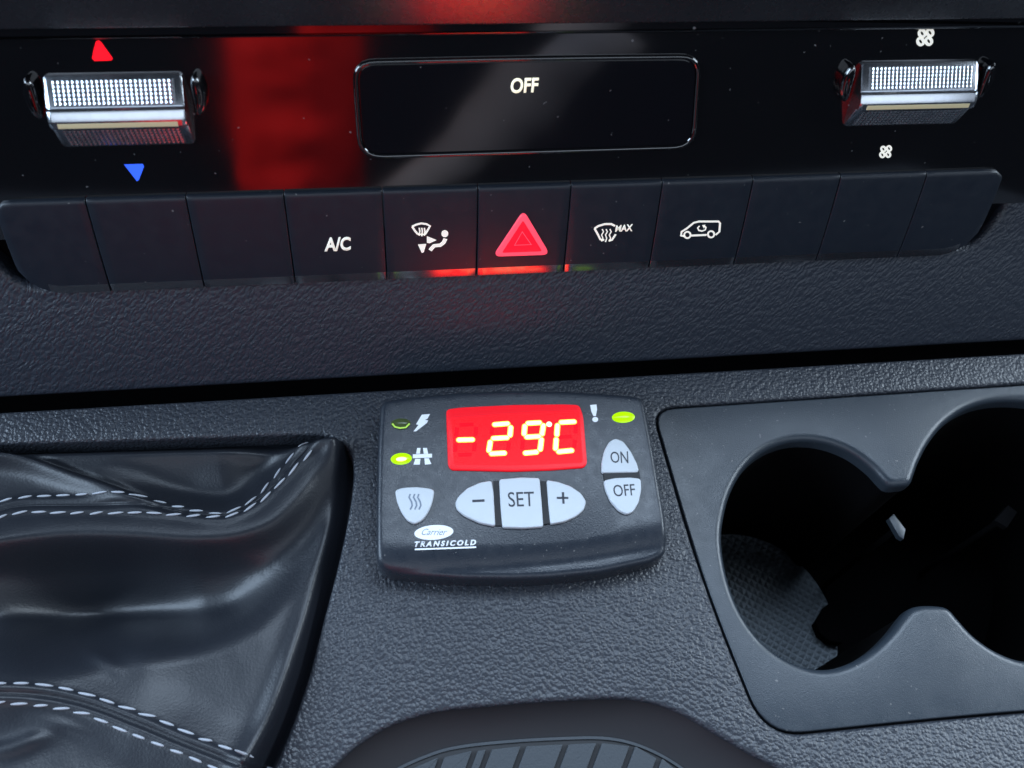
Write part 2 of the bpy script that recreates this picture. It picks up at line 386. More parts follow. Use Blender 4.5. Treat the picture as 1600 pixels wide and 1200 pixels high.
# ---- padded dashboard above it, cut away round the climate panel
def lea(p): return LEATHER.uv(p)
edge_px = [(-75, 250), (-55, 330), (-30, 386), (-2, 416), (26, 439), (60, 449), (110, 443), (200, 436), (600, 422), (880, 412), (1200, 399), (1430, 388), (1485, 391),
           (1522, 383), (1553, 350), (1582, 300), (1612, 245)]
top_edge = spline(LEATHER.pts([(x, y - 4) for x, y in edge_px]), 6, closed=False)
lo_v = -40.5                                                # ends in a dark gap above the console's back edge
out = [Vector((330, 60)), Vector((top_edge[-1].x, 60))] + list(reversed(top_edge)) + [Vector((top_edge[0].x, 60)), Vector((-330, 60)), Vector((-330, lo_v)), Vector((330, lo_v))]
out = ccw(out)
da = slab('dashboard', out, -14, 0, 'leather', LEATHER, bev=3.0, seg=6)
dc = slab('dashboard_core', [Vector((-330, -75)), Vector((330, -75)), Vector((330, -20)), Vector((-330, -20))], -24, -14.5, 'well', LEATHER, da)  # added black backing so the gap below the dashboard reads as shade
da['kind'] = 'structure'; da['label'] = 'dark grained padded lower dashboard'
# ---- upper trim lip over the panel
sh_b = [SHELF.uv((-60, 49)), SHELF.uv((1660, 31))]
sv = 0.5 * (sh_b[0].y + sh_b[1].y)
sh = slab('upper_trim', ccw([Vector((-330, sv)), Vector((330, sv)), Vector((330, sv + 60)), Vector((-330, sv + 60))]), -20, 0, 'shelf', SHELF, bev=1.2)
sh['kind'] = 'structure'; sh['label'] = 'smooth dark trim lip above the climate panel'

# ================================================================== CLIMATE PANEL
cp = thing('climate_panel', 'glossy black climate control panel with display, rockers and row of buttons', 'control panel', PANEL)
GW = -1.8                                                    # the gloss fascia stands a little behind the button faces
fx0 = PANEL.uv((-90, 330), GW).x; fx1 = PANEL.uv((1640, 260), GW).x
fy0 = PANEL.uv((1592, 318), GW).y; fy1 = PANEL.uv((800, 20), GW).y + 6
slab('fascia', [Vector((fx0, fy0)), Vector((fx1, fy0)), Vector((fx1, fy1)), Vector((fx0, fy1))], GW - 4, GW, 'gloss', PANEL, cp, bev=.6)
slab('panel_chassis', [Vector((fx0, fy0 - 60)), Vector((fx1, fy0 - 60)), Vector((fx1, fy1)), Vector((fx0, fy1))], -26, -12, 'well', PANEL, cp)  # black sheet added behind the panel, fills the cavity with shade
# the upper ledge of the fascia, a soft step under the trim
la, lb = PANEL.uv((-60, 62), GW).y, PANEL.uv((800, 44), GW).y
slab('fascia_ledge', rounded([Vector((fx0 + 1, la)), Vector((fx1 - 1, la)), Vector((fx1 - 1, fy1)), Vector((fx0 + 1, fy1))], .6), GW, GW + 2.2, 'gloss', PANEL, cp, bev=1.6, seg=5)
# display
dsp = rounded(PANEL.pts([(549, 93), (820, 87), (1097, 84), (1086, 232), (820, 240), (560, 248)], GW), [7, 60, 7, 8, 60, 8], 6)
dsp = resample(ccw(dsp), 120)
def ring_geo(o, wid, w0, w1):
    prof = [(0, w0), (0, w1 - .5), (wid * .25, w1 - .1), (wid * .5, w1), (wid * .8, w1 - .3), (wid, w0)]
    V = []; F = []; k = len(o)
    for d, h in prof: V += [(p.x, p.y, h) for p in offset(o, -d)]
    for a in range(len(prof) - 1):
        for i in range(k): j = (i + 1) % k; F.append((a * k + i, a * k + j, (a + 1) * k + j, (a + 1) * k + i))
    return V, F
V, F = ring_geo(dsp, 1.7, GW, GW + 1.0)
db = mesh_obj('display_bezel', V, F, 'gloss', PANEL, cp, sharp=50)
dw = slab('display_window', offset(dsp, -1.9), GW - .05, GW + .5, 'display', PANEL, db)
lettering('display_text', 'OFF', [(797, 146), (840, 144), (842, 121), (799, 122)], 'off_text', PANEL, db, GW + .5, bold=.025)
# marks above and below the rockers
fills('hot_mark', [[(144, 91), (146, 80), (150, 65), (154, 63), (158, 66), (176, 91), (174, 94), (148, 95)]], 'red_mark', PANEL, cp, GW, GW + .1)
fills('cold_mark', [[(194, 257), (223, 256), (225, 260), (217, 281), (214, 283)]], 'blue_mark', PANEL, cp, GW, GW + .1)
def fan_mark(c, s):
    L = []
    for dx, dy in ((-.38, -.42), (.50, -.5), (-.55, .48), (.36, .45)):
        L.append(([(c[0] + dx * s + .33 * s * math.cos(t) + .05 * s * math.sin(t), c[1] + dy * s + .40 * s * math.sin(t) * 0.95) for t in [2 * math.pi * i / 14 for i in range(14)]], .30 * s, True))
    return strokes('fan_mark', L, 'backlit', PANEL, cp, GW, GW + .1)
fan_mark((1446, 58), 14.0); fan_mark((1384, 237), 10.0)

# rockers: chrome bar with a knurled upper and lower face and a pale insert on its crest
def rocker(base_px, label, red_dot):
    q = PANEL.pts(base_px, GW)                              # top left, top right, bottom right, bottom left
    x0 = 0.5 * (q[0].x + q[3].x); x1 = 0.5 * (q[1].x + q[2].x); y1 = 0.5 * (q[0].y + q[1].y); y0 = 0.5 * (q[2].y + q[3].y)
    H = y1 - y0; Wd = x1 - x0
    # section from the top edge over the crest to the bottom edge: (height along panel, how far it stands out)
    prof = [(1.0, -1.0), (1.0, 1.0), (.97, 1.8), (.665, 5.7), (.65, 5.6), (.64, 6.2), (.625, 6.8), (.60, 7.1), (.51, 7.75), (.49, 7.8), (.42, 7.6), (.385, 7.0), (.37, 5.6), (.355, 5.6), (.02, 1.0), (0, .3), (0, -1.0)]
    V = []; F = []; k = len(prof)
    xs = [(x0, .93), (x0 + .6, .985), (x0 + 1.3, 1.0), (x1 - 1.3, 1.0), (x1 - .6, .985), (x1, .93)]
    for x, s in xs:
        for t, h in prof: V.append((x, y0 + H * (.5 + (t - .5) * s), GW + (h * s)))
    for a in range(len(xs) - 1):
        for i in range(k - 1): F.append((a * k + i, a * k + i + 1, (a + 1) * k + i + 1, (a + 1) * k + i))
    F.append(tuple(range(k))); F.append(tuple(reversed(range((len(xs) - 1) * k, len(xs) * k))))
    b = mesh_obj('rocker_switch', V, F, 'chrome', PANEL, cp, sharp=28); b['label'] = label
    def grip(t0, h0, t1, h1, rows, nm, pk):
        """knurled insert: rows of small pyramids on the sloping face"""
        GV = []; GF = []; m = 2.6; cols = int((Wd - 2 * m) / ((Wd - 2 * m) / 26)); 
        A = Vector((0, y0 + H * t0, GW + h0)); B = Vector((0, y0 + H * t1, GW + h1)); d = B - A; nrm = Vector((1, 0, 0)).cross(d).normalized()
        if nrm.z < 0: nrm = -nrm
        up = nrm * .18
        for r in range(rows):
            for c in range(cols):
                xa = x0 + m + (Wd - 2 * m) * c / cols; xb = x0 + m + (Wd - 2 * m) * (c + 1) / cols
                p = [A + d * (r / rows), A + d * ((r + 1) / rows)]; o = len(GV); pad = .08 * (xb - xa)
                a1 = p[0].lerp(p[1], .08) + up; a2 = p[0].lerp(p[1], .92) + up; ce = p[0].lerp(p[1], .5) + up + nrm * pk
                GV += [(xa + pad, a1.y, a1.z), (xb - pad, a1.y, a1.z), (xb - pad, a2.y, a2.z), (xa + pad, a2.y, a2.z), ((xa + xb) / 2, ce.y, ce.z)]
                GF += [(o, o + 1, o + 4), (o + 1, o + 2, o + 4), (o + 2, o + 3, o + 4), (o + 3, o, o + 4)]
        o = len(GV)
        for x in (x0 + m - .3, x1 - m + .3):
            for p in (A, B): GV.append((x, p.y + up.y * .6, p.z + up.z * .6))
        GF.append((o, o + 1, o + 3, o + 2))
        g = mesh_obj(nm, GV, GF, 'chrome', PANEL, b, smooth=False); return g
    grip(.955, 2.0, .68, 5.5, 6, 'upper_grip', .2)
    grip(.345, 5.45, .04, 1.25, 6, 'lower_grip', .42)
    slab('crest_insert', [Vector((x0 + 2.5, y0 + H * .415)), Vector((x1 - 2.5, y0 + H * .415)), Vector((x1 - 2.5, y0 + H * .48)), Vector((x0 + 2.5, y0 + H * .48))], GW + 6.8, GW + 7.9, 'amber', PANEL, b, bev=.1)
    # rounded black shoulders of the pocket at both ends
    for xe, s in ((x0, -1), (x1, 1)):
        sh_o = spline([Vector((xe + s * 2.2, y0 + H * .55)), Vector((xe + s * 3.4, y0 + H * .45)), Vector((xe + s * 5.6, y0 + H * .55)), Vector((xe + s * 6.4, y0 + H * .8)), Vector((xe + s * 4.6, y0 + H * 1.0)), Vector((xe + s * 2.4, y0 + H * .92))], 5)
        slab('pocket_shoulder', sh_o, GW, GW + 4.0, 'gloss', PANEL, b, bev=1.6, seg=5, dome=.5)
    return b
rocker([(67, 117), (286, 112), (303, 224), (100, 229)], 'chrome knurled temperature rocker between the red and blue marks', True)
rocker([(1343, 97), (1527, 93), (1493, 193), (1319, 196)], 'chrome knurled fan rocker between the two fan symbols', False)

# the row of eleven buttons
div_top = [(-12, 320), (133, 315), (290, 309), (443, 303), (597, 297), (747, 292), (893, 287), (1036, 282), (1178, 278), (1315, 274), (1450, 270), (1572, 267)]
tops = PANEL.pts(div_top); bots_y = [PANEL.uv(p).y for p in [(60, 457), (745, 434), (1500, 403)]]
by = sum(bots_y) / 3; ty = sum(p.y for p in tops) / len(tops)
us = [p.x for p in tops]
def btn_profile(n=14):
    """convex section: bright top roll, full face, rolling under at the foot (fraction up, depth)"""
    pr = [(1.0, -5.0), (1.0, -1.0), (.993, -.45), (.978, -.12), (.95, 0.0)]
    for i in range(1, n): 
        t = i / n; pr.append((.95 - .83 * t, 0.55 * math.sin(math.pi * t * .5) - .9 * t * t + .3 * t))
    pr += [(.10, -.10), (.008, -.10 - .092 * 37.4 * .108), (.0, -1.0), (.0, -5.0)]
    return pr
btn_labels = ['blank dark button at the left end with rounded corners', 'blank dark button second from the left end', 'blank dark button left of the air conditioning button', 'dark button lettered A/C',
              'dark button with screen and seated figure airflow symbols', 'dark hazard button with glowing red triangle', 'dark button with screen symbol lettered MAX', 'dark button with van recirculation symbol',
              'blank dark button right of the van symbol button', 'blank dark button second from the right end', 'blank dark button at the right end with rounded corners']
prof = btn_profile()
def face_w(frac):
    for (a, h0), (b, h1) in zip(prof, prof[1:]):
        if b <= frac <= a and a != b: return h0 + (h1 - h0) * (a - frac) / (a - b)
    return 0
btns = []
for i in range(11):
    a = us[i] + .16; b = us[i + 1] - .16; Wd = b - a; H = ty - by
    nx = 10; xs = [(0, .55), (.0, .0)] ; V = []; F = []
    cols_ = []
    for j in range(nx + 1): cols_.append(a + Wd * j / nx)
    cols_ = [a, a + .12, a + .35] + cols_[1:-1] + [b - .35, b - .12, b]
    for j, x in enumerate(cols_):
        e = min(x - a, b - x); drop = 0.32 if e < .05 else (.10 if e < .2 else 0)
        for t, h in prof:
            y = by + H * t
            if i == 0 or i == 10:                           # end buttons: rounded outer corners
                dx = (x - a) if i == 0 else (b - x)
                r1 = 5.0; r2 = 14.0
                lo = by ; hi = ty
                if dx < r2: lo = by + r2 * .9 * (1 - math.sqrt(max(0, 1 - (1 - dx / r2) ** 2)))
                if dx < r1: hi = ty - r1 * .7 * (1 - math.sqrt(max(0, 1 - (1 - dx / r1) ** 2)))
                y = lo + (hi - lo) * t
            V.append((x, y, h - drop if h > -4 else h))
    k = len(prof)
    for j in range(len(cols_) - 1):
        for s in range(k - 1): F.append((j * k + s, j * k + s + 1, (j + 1) * k + s + 1, (j + 1) * k + s))
    F.append(tuple(range(k))); F.append(tuple(reversed(range((len(cols_) - 1) * k, len(cols_) * k))))
    o = mesh_obj('button', V, F, 'button', PANEL, cp, sharp=40); o['label'] = btn_labels[i]; btns.append(o)
    o.data.materials.append(M['button_foot'])
    for p in o.data.polygons:
        t = (p.center.y / MM - by) / H
        if t < .099 and p.normal.z > .5: p.material_index = 1
def bw(y_px, x_px=800):
    v = PANEL.uv((x_px, y_px), 0.5).y; return face_w((v - by) / (ty - by)) + .05
lettering('legend', 'A/C', [(507, 393), (548, 391), (548, 370), (508, 371)], 'backlit', PANEL, btns[3], bw(382, 527), bold=.03)
wv = bw(365, 672)
strokes('airflow_symbol', [([(644, 354), (650, 351), (658, 349), (666, 350), (672, 353), (668, 360), (664, 366)], 3.2, False), ([(644, 354), (648, 360), (653, 366)], 3.2, False),
        ([(655, 356), (656, 361), (655, 368)], 2.2, False), ([(659, 356), (660, 361), (659, 369)], 2.2, False), ([(663, 356), (664, 361), (663, 368)], 2.2, False),
        ([(653, 366), (664, 366)], 2.2, False),
        ([(672, 391), (678, 384), (688, 383), (693, 379), (696, 373)], 6.2, False)], 'backlit', PANEL, btns[4], wv, wv + .1)
fills('airflow_arrow', [[(667, 369), (682, 375), (671, 380), (667, 379)]], 'backlit', PANEL, btns[4], wv, wv + .1)
fills('airflow_arrow', [[(653, 382), (666, 381), (662, 394), (659, 395)]], 'backlit', PANEL, btns[4], wv, wv + .1)
fills('figure_head', [circle((695, 365), 5.4)], 'backlit', PANEL, btns[4], wv, wv + .1)
# hazard triangle
wz = bw(370, 815)
tri = rounded(PANEL.pts([(818, 328), (859, 397), (770, 400)], wz), [3, 3.0, 3.0], 5)
hz = slab('hazard_triangle', tri, wz - 1.2, wz + .7, 'hazard_edge', PANEL, btns[5], bev=.35, seg=3)
def inner(ps, s):
    c = sum(ps, Vector((0, 0))) / len(ps); return [c + (p - c) * s for p in ps]
t3 = PANEL.pts([(817, 333), (855, 395), (775, 398)], wz)
slab('hazard_lens', rounded(inner(t3, .78), .8, 4), wz, wz + .85, 'hazard', PANEL, hz, bev=.1)
strokes('hazard_outline', [([tuple(p) for p in [(816, 362), (830, 382), (804, 383)]], 1.8, True)], 'hazard_edge', PANEL, hz, wz + .8, wz + .92)
# windscreen MAX
wm = bw(365, 955)
strokes('demist_symbol', [([(961, 353), (955, 350), (945, 350), (935, 353), (929, 357)], 3.2, False), ([(929, 357), (934, 366), (938, 374), (944, 375)], 3.0, False), ([(962, 366), (956, 375), (951, 376)], 3.0, False),
        ([(941, 358), (943, 362), (940, 367), (942, 372), (940, 377)], 1.9, False), ([(947, 358), (949, 362), (946, 367), (948, 372), (946, 378)], 1.9, False), ([(953, 358), (955, 362), (952, 367), (954, 372), (952, 377)], 1.9, False)], 'backlit', PANEL, btns[6], wm, wm + .1)
lettering('legend', 'MAX', [(961, 362), (988, 361), (989, 350), (963, 352)], 'backlit', PANEL, btns[6], wm, bold=.025)
# van with recirculation arrow
wn = bw(360, 1095)
strokes('van_symbol', [([(1069, 369), (1064, 368), (1065, 362), (1073, 357), (1084, 348), (1092, 346), (1123, 346), (1125, 349), (1124, 362), (1118, 367)], 3.0, False),
        ([(1080, 368), (1104, 367)], 3.0, False), (circle((1074, 367), 5.0, 14), 2.6, True), (circle((1111, 366), 5.0, 14), 2.6, True),
        ([(1093, 353), (1090, 356), (1092, 360), (1097, 361), (1102, 359), (1103, 355), (1100, 353)], 2.2, False)], 'backlit', PANEL, btns[7], wn, wn + .1)
fills('van_arrow', [[(1097, 352), (1102, 351), (1100, 357)]], 'backlit', PANEL, btns[7], wn, wn + .1)

# ================================================================== REFRIGERATION CONTROLLER
HT = 12.2
ctl = thing('temperature_controller', 'small black refrigeration controller with red screen reading -29 degrees', 'controller', TRAY)
top_px = [(594, 634), (600, 624), (640, 618), (720, 611), (800, 608), (880, 609), (950, 613), (996, 617), (1007, 624), (1022, 700), (1034, 770), (1046, 845), (1043, 862), (1020, 873),
          (940, 890), (860, 898), (800, 900), (720, 899), (650, 894), (602, 888), (588, 877), (588, 800), (590, 700)]
tp = TRAY.pts(top_px, HT)
base_o = resample(rounded(tp, 2.2, 4), 160)
def housing_geo(o, w0, w1, bev, seg=6):
    """box with rounded rim whose face rolls down softly along the front edge"""
    o = ccw([Vector(p) for p in o]); k = len(o); rings = [[(p.x, p.y, w0) for p in o]]
    for j in range(seg + 1):
        a = math.pi / 2 * j / seg; rings.append([(p.x, p.y, w1 - bev + bev * math.sin(a)) for p in offset(o, -bev * (1 - math.cos(a)))])
    c = Vector((sum(p[0] for p in rings[-1]) / k, sum(p[1] for p in rings[-1]) / k)); last = rings[-1]
    for q in (.96, .92, .88, .84, .80, .76, .72): rings.append([(c.x + (p[0] - c.x) * q, c.y + (p[1] - c.y) * q, w1) for p in last])
    out = []
    for r in rings:
        rr = []
        for p in r:
            x = p[0]; vf = -32.6 + .0042 * (x + 6) ** 2 * .25 * 4 * .25      # front edge of the outline
            d = p[1] - vf; t = max(0, min(1, (9.0 - d) / 9.0))
            rr.append((p[0], p[1], p[2] - (3.0 * t * t if p[2] > 2 else 0)))
        out.append(rr)
    V = [p for r in out for p in r]; F = []
    for a in range(len(out) - 1):
        for i in range(k): j = (i + 1) % k; F.append((a * k + i, a * k + j, (a + 1) * k + j, (a + 1) * k + i))
    F.append(tuple((len(out) - 1) * k + i for i in range(k))); F.append(tuple(reversed(range(k)))); return V, F
hV, hF = housing_geo(base_o, -.3, HT, 2.2)
hs = mesh_obj('housing', hV, hF, 'housing', TRAY, ctl, sharp=80)
FW = HT + .02
# screen: red window standing slightly proud of the face
sc_px = [(697, 641), (720, 638), (800, 634), (880, 633), (905, 634), (911, 652), (917, 725), (912, 731), (860, 735), (800, 737), (705, 735), (700, 728)]
so = rounded(TRAY.pts(sc_px, FW), 1.6, 4)
scr = slab('screen', so, HT - .5, HT + .85, 'screen_edge', TRAY, ctl, bev=.35, seg=3)
slab('screen_panel', rounded(TRAY.pts([(706, 655), (800, 647), (905, 643), (911, 723), (800, 728), (709, 726)], FW + .9), [1, 20, 1, 1, 20, 1], 4), HT + .8, HT + .9, 'screen', TRAY, scr)
DW = HT + .9
def seg7(nm, pa, pb, wid=8.5):
    """one lit bar with rounded ends"""
    a = TRAY.uv(pa, DW); b = TRAY.uv(pb, DW); px = (TRAY.uv((pa[0] + 1, pa[1]), DW) - a).length
    def cap(r):
        d = (b - a).normalized(); n = Vector((-d.y, d.x)); out = []
        for i in range(9): t = math.pi * i / 8; out.append(b + (n * math.cos(t) + d * math.sin(t)) * r)
        for i in range(9): t = math.pi * i / 8; out.append(a + (-n * math.cos(t) - d * math.sin(t)) * r)
        return out
    s = slab('screen_segment', cap(wid / 2 * px), DW - .05, DW + .08, 'segment', TRAY, scr)
    slab('segment_core', cap(wid / 2 * px * .62), DW, DW + .14, 'core', TRAY, scr)  # smaller white bar on top imitates the segment's overexposed glare
    return s
for a, b in [((717, 687.5), (738, 687)), ((773, 663.5), (793, 662)), ((798, 668), (797, 680)), ((771, 685), (792, 684)), ((766, 691), (764, 704)), ((768, 709), (788, 708)),
             ((825, 661.5), (843, 660.5)), ((820, 666), (819, 678)), ((849, 665), (847, 678)), ((823, 683), (842, 682)), ((846, 687), (844, 702)), ((821, 708), (838, 706.5)),
             ((877, 660), (897, 659)), ((871, 665), (870, 679)), ((869, 687), (868, 701)), ((873, 706), (893, 704))]:
    seg7('s', a, b, 9.0)
def unlit(pa, pb, wid=6.5):
    a = TRAY.uv(pa, DW); b = TRAY.uv(pb, DW); px = (TRAY.uv((pa[0] + 1, pa[1]), DW) - a).length
    V, F = ribbon_geo([a, b], wid * px, DW - .05, DW + .03); mesh_obj('unlit_segment', V, F, 'unlit', TRAY, scr, smooth=False)
for a, b in [((718, 664), (740, 663)), ((714, 668), (713, 682)), ((744, 667), (743, 681)), ((712, 693), (711, 706)), ((742, 692), (741, 705)), ((716, 711), (737, 710)),
             ((769, 667), (768, 679)), ((795, 690), (794, 703)), ((817, 688), (816, 702)), ((874, 683), (893, 682)), ((900, 664), (899, 677)), ((898, 687), (897, 700))]:
    unlit(a, b)
slab('degree_dot', circle(TRAY.uv((858, 663), DW), 1.05, 14), DW - .05, DW + .1, 'core', TRAY, scr)
# indicator lamps
def lamp(c, rx, ry, mat, lab):
    o = TRAY.uv(c, FW); px = (TRAY.uv((c[0] + 1, c[1]), FW) - o).length; py = (TRAY.uv((c[0], c[1] + 1), FW) - o).length
    el = [o + Vector((rx * px * math.cos(2 * math.pi * i / 28), ry * py * math.sin(2 * math.pi * i / 28))) for i in range(28)]
    l = slab('indicator_lamp', el, HT - .4, HT + .15, mat, TRAY, ctl, dome=.9); l['label'] = lab; return l, o, px, py
l1, o1, px1, py1 = lamp((626, 662), 15.5, 8.0, 'led_dim', 'unlit green lamp beside the lightning bolt')
strokes('lamp_edge', [([(613, 662), (617, 667), (625, 669), (634, 668), (640, 662)], 2.6, False)], 'led_rim', TRAY, l1, HT + .5, HT + .62)
l2, o2, px2, py2 = lamp((627, 717), 16.5, 9.0, 'led_on', 'glowing green lamp beside the motorway symbol')
slab('lamp_core', [o2 + Vector((0.3 * math.cos(t) * 6, .12 * 6 * math.sin(t) - .5)) for t in [2 * math.pi * i / 20 for i in range(20)]], HT + .6, HT + 1.12, 'led_core', TRAY, l2, dome=.1)
l3, o3, px3, py3 = lamp((974, 652), 18.0, 8.5, 'led_on', 'glowing green lamp beside the exclamation mark')
# printed symbols
fills('lightning_symbol', [[(659, 648), (672, 647), (668, 654), (664, 656), (669, 657), (667, 661), (650, 674), (646, 674), (654, 664), (650, 663)]], 'print', TRAY, ctl, FW, FW + .06)
fills('motorway_symbol', [[(652, 700), (657, 700), (656, 709), (650, 709)], [(661, 700), (667, 700), (669, 709), (662, 709)], [(645, 710), (675, 709), (675, 715), (645, 716)],
                          [(649, 717), (657, 717), (656, 726), (646, 726)], [(663, 716), (670, 716), (674, 725), (664, 726)]], 'print', TRAY, ctl, FW, FW + .06)
fills('exclamation_mark', [[(922, 633), (932, 632), (933, 640), (931, 650), (927, 650), (924, 643)], circle((930, 655.5), 4.6, 16, 4.0)], 'print', TRAY, ctl, FW, FW + .06)
# keys
def key(ps, rr, lab, smooth=False):
    o = TRAY.pts(ps, HT + 1.0); o = spline(o, 5) if smooth else rounded(o, rr, 5)
    k = slab('key', o, HT - .3, HT + 1.3, 'key', TRAY, ctl, bev=.45, seg=4); k['label'] = lab; return k
KW = HT + 1.32
k1 = key([(617, 766), (630, 762), (650, 761), (670, 763), (679, 766), (676, 784), (670, 799), (661, 812), (648, 819), (636, 813), (627, 800), (620, 783)], 1.2, 'heart shaped pale defrost key')
k2 = key([(711, 786), (716, 776), (730, 763), (750, 754), (768, 751), (771, 768), (774, 822), (750, 817), (726, 806), (714, 796)], 1.0, 'pale minus key')
k3 = key([(780, 749), (815, 746), (843, 747), (846, 780), (849, 823), (818, 825), (785, 824), (782, 790)], 1.0, 'pale SET key')
k4 = key([(854, 750), (872, 753), (892, 760), (908, 771), (916, 784), (912, 797), (900, 807), (882, 815), (860, 819), (857, 790)], 1.0, 'pale plus key')
k5 = key([(940, 739), (940, 722), (944, 704), (952, 690), (962, 685), (974, 690), (986, 706), (995, 724), (998, 735), (996, 738)], 1.0, 'pale ON key')
k6 = key([(943, 751), (960, 747), (985, 746), (1001, 748), (1002, 765), (998, 785), (990, 799), (980, 804), (967, 798), (954, 783), (946, 765)], 1.0, 'pale OFF key')
for k_, q, t in ((k3, [(795, 792), (835, 791), (834, 768), (793, 769)], 'SET'), (k5, [(955, 723), (982, 724), (981, 705), (953, 706)], 'ON'), (k6, [(960, 776), (993, 774), (991, 756), (957, 758)], 'OFF')):
    lettering('key_legend', t, q, 'ink', TRAY, k_, KW, thick=.05)
strokes('key_legend', [([(738, 783), (757, 782)], 4.0, False)], 'ink', TRAY, k2, KW, KW + .05)
strokes('key_legend', [([(870, 778), (888, 778)], 3.4, False), ([(879.5, 769), (880.5, 787)], 3.4, False)], 'ink', TRAY, k4, KW, KW + .05)
strokes('key_legend', [([(x + 1, 772), (x - 1, 777), (x + 3, 784), (x + 4, 790), (x + 1, 796)], 2.3, False) for x in (640, 647, 653.5)], 'grey_ink', TRAY, k1, KW, KW + .05)
# dark slots between the keys
slab('key_bridge', TRAY.pts([(771, 752), (781, 752), (785, 822), (774, 822)], FW), HT, HT + .5, 'dark_rubber', TRAY, ctl)
slab('key_bridge', TRAY.pts([(845, 752), (855, 753), (859, 818), (849, 820)], FW), HT, HT + .5, 'dark_rubber', TRAY, ctl)
slab('key_bridge', TRAY.pts([(942, 738), (998, 736), (1000, 748), (944, 751)], FW), HT, HT + .6, 'dark_rubber', TRAY, ctl)
# maker's badge
bo = TRAY.uv((678, 832), FW)
bpx = (TRAY.uv((679, 832), FW) - bo).length; bpy_ = (TRAY.uv((678, 833), FW) - bo).length
bd = slab('badge', [bo + Vector((30.5 * bpx * math.cos(t), 11.5 * bpy_ * math.sin(t))) for t in [2 * math.pi * i / 40 for i in range(40)]], HT, HT + .12, 'print', TRAY, ctl)
lettering('badge_lettering', 'Carrier', [(658, 836), (697, 836), (700, 826), (661, 826)], 'grey_ink', TRAY, bd, HT + .12, thick=.03, shear=.25, bold=-.004)
lettering('maker_lettering', 'TRANSICOLD', [(647, 855), (744, 852), (744, 843), (648, 846)], 'print', TRAY, ctl, FW, thick=.05, bold=.05, shear=.2, spacing=1.45)
strokes('maker_underline', [([(648, 858.5), (744, 855)], 2.6, False)], 'print', TRAY, ctl, FW, FW + .05)

# ================================================================== CUP HOLDER
ch = thing('cup_holder', 'smooth grey twin cup holder set into the console right of the controller', 'cup holder', TRAY)
hole_px = [(1128, 850), (1131, 810), (1142, 770), (1163, 733), (1194, 706), (1236, 691), (1282, 692), (1326, 707), (1360, 731), (1378, 750), (1390, 760),
           (1408, 760), (1422, 757), (1428, 744), (1436, 722), (1452, 692), (1476, 663), (1508, 641), (1548, 629), (1600, 628), (1660, 640), (1715, 675), (1755, 735), (1770, 810),
           (1758, 900), (1725, 975), (1670, 1020), (1610, 1033), (1565, 1022), (1525, 997), (1498, 969), (1484, 953), (1470, 947), (1440, 946), (1421, 951), (1408, 965), (1390, 988),
           (1362, 1015), (1325, 1037), (1285, 1046), (1240, 1036), (1195, 1007), (1160, 962), (1138, 908)]
PW = -.5
hole = resample(spline(TRAY.pts(hole_px, PW - 1.5), 5), 300)
surround = offset(resample(cup_edge, 220), -.75) if area2(cup_edge) > 0 else offset(ccw(resample(cup_edge, 220)), -.75)
pl = plate('surround', surround, [hole], PW, 'plate', TRAY, ch, rim=3.0, depth=7.0, outer_rim=.5, outer_depth=7, seg=6)
# inner shells of both cups: walls below the plate, and their floor
DEP = -104.0
wall_o = ccw(offset(ccw(hole), .3)); k = len(wall_o); V = []; F = []
for h, d in ((-7.4, 0), (-9, .4), (DEP + 6, 1.0), (DEP - 4, 1.2)):
    V += [(p.x, p.y, h) for p in offset(wall_o, d)]
for a in range(3):
    for i in range(k): j = (i + 1) % k; F.append((a * k + i, a * k + j, (a + 1) * k + j, (a + 1) * k + i))
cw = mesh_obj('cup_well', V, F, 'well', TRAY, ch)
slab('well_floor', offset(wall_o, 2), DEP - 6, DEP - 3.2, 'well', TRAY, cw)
cc = TRAY.uv((1296, 868), 0); mo = [cc + Vector((43 * math.cos(t), 45 * math.sin(t))) for t in [2 * math.pi * i / 60 for i in range(60)]]
slab('floor_mat', mo, DEP - 3.1, DEP - .2, 'floor_mat', TRAY, cw)
def tab(px, w, thick, mat, stem):
    o = TRAY.pts(px, w); t_ = slab('grip_tab', o, w - thick, w, mat, TRAY, ch, bev=.3, seg=2)
    if stem:
        c = sum(o, Vector((0, 0))) / len(o); slab('tab_stem', [c + Vector((1.2 * math.cos(a), 1.2 * math.sin(a))) for a in [2 * math.pi * i / 10 for i in range(10)]], DEP - 3, w - thick, 'well', TRAY, t_)
tab([(1389, 810), (1397, 803), (1415, 827), (1412, 842), (1405, 838)], -30, 3, 'plate', True)
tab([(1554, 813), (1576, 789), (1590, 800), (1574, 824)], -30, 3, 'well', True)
tab([(1275, 972), (1285, 957), (1292, 945), (1302, 940), (1304, 950), (1322, 990), (1316, 1004), (1297, 1002), (1282, 990)], DEP + 6, 6, 'well', False)  # shadow on the cup floor, built as a black slab
fm_px = [(1120, 880), (1180, 900), (1240, 925), (1300, 930), (1400, 900), (1440, 960), (1290, 1120), (1130, 1090), (1090, 980)]

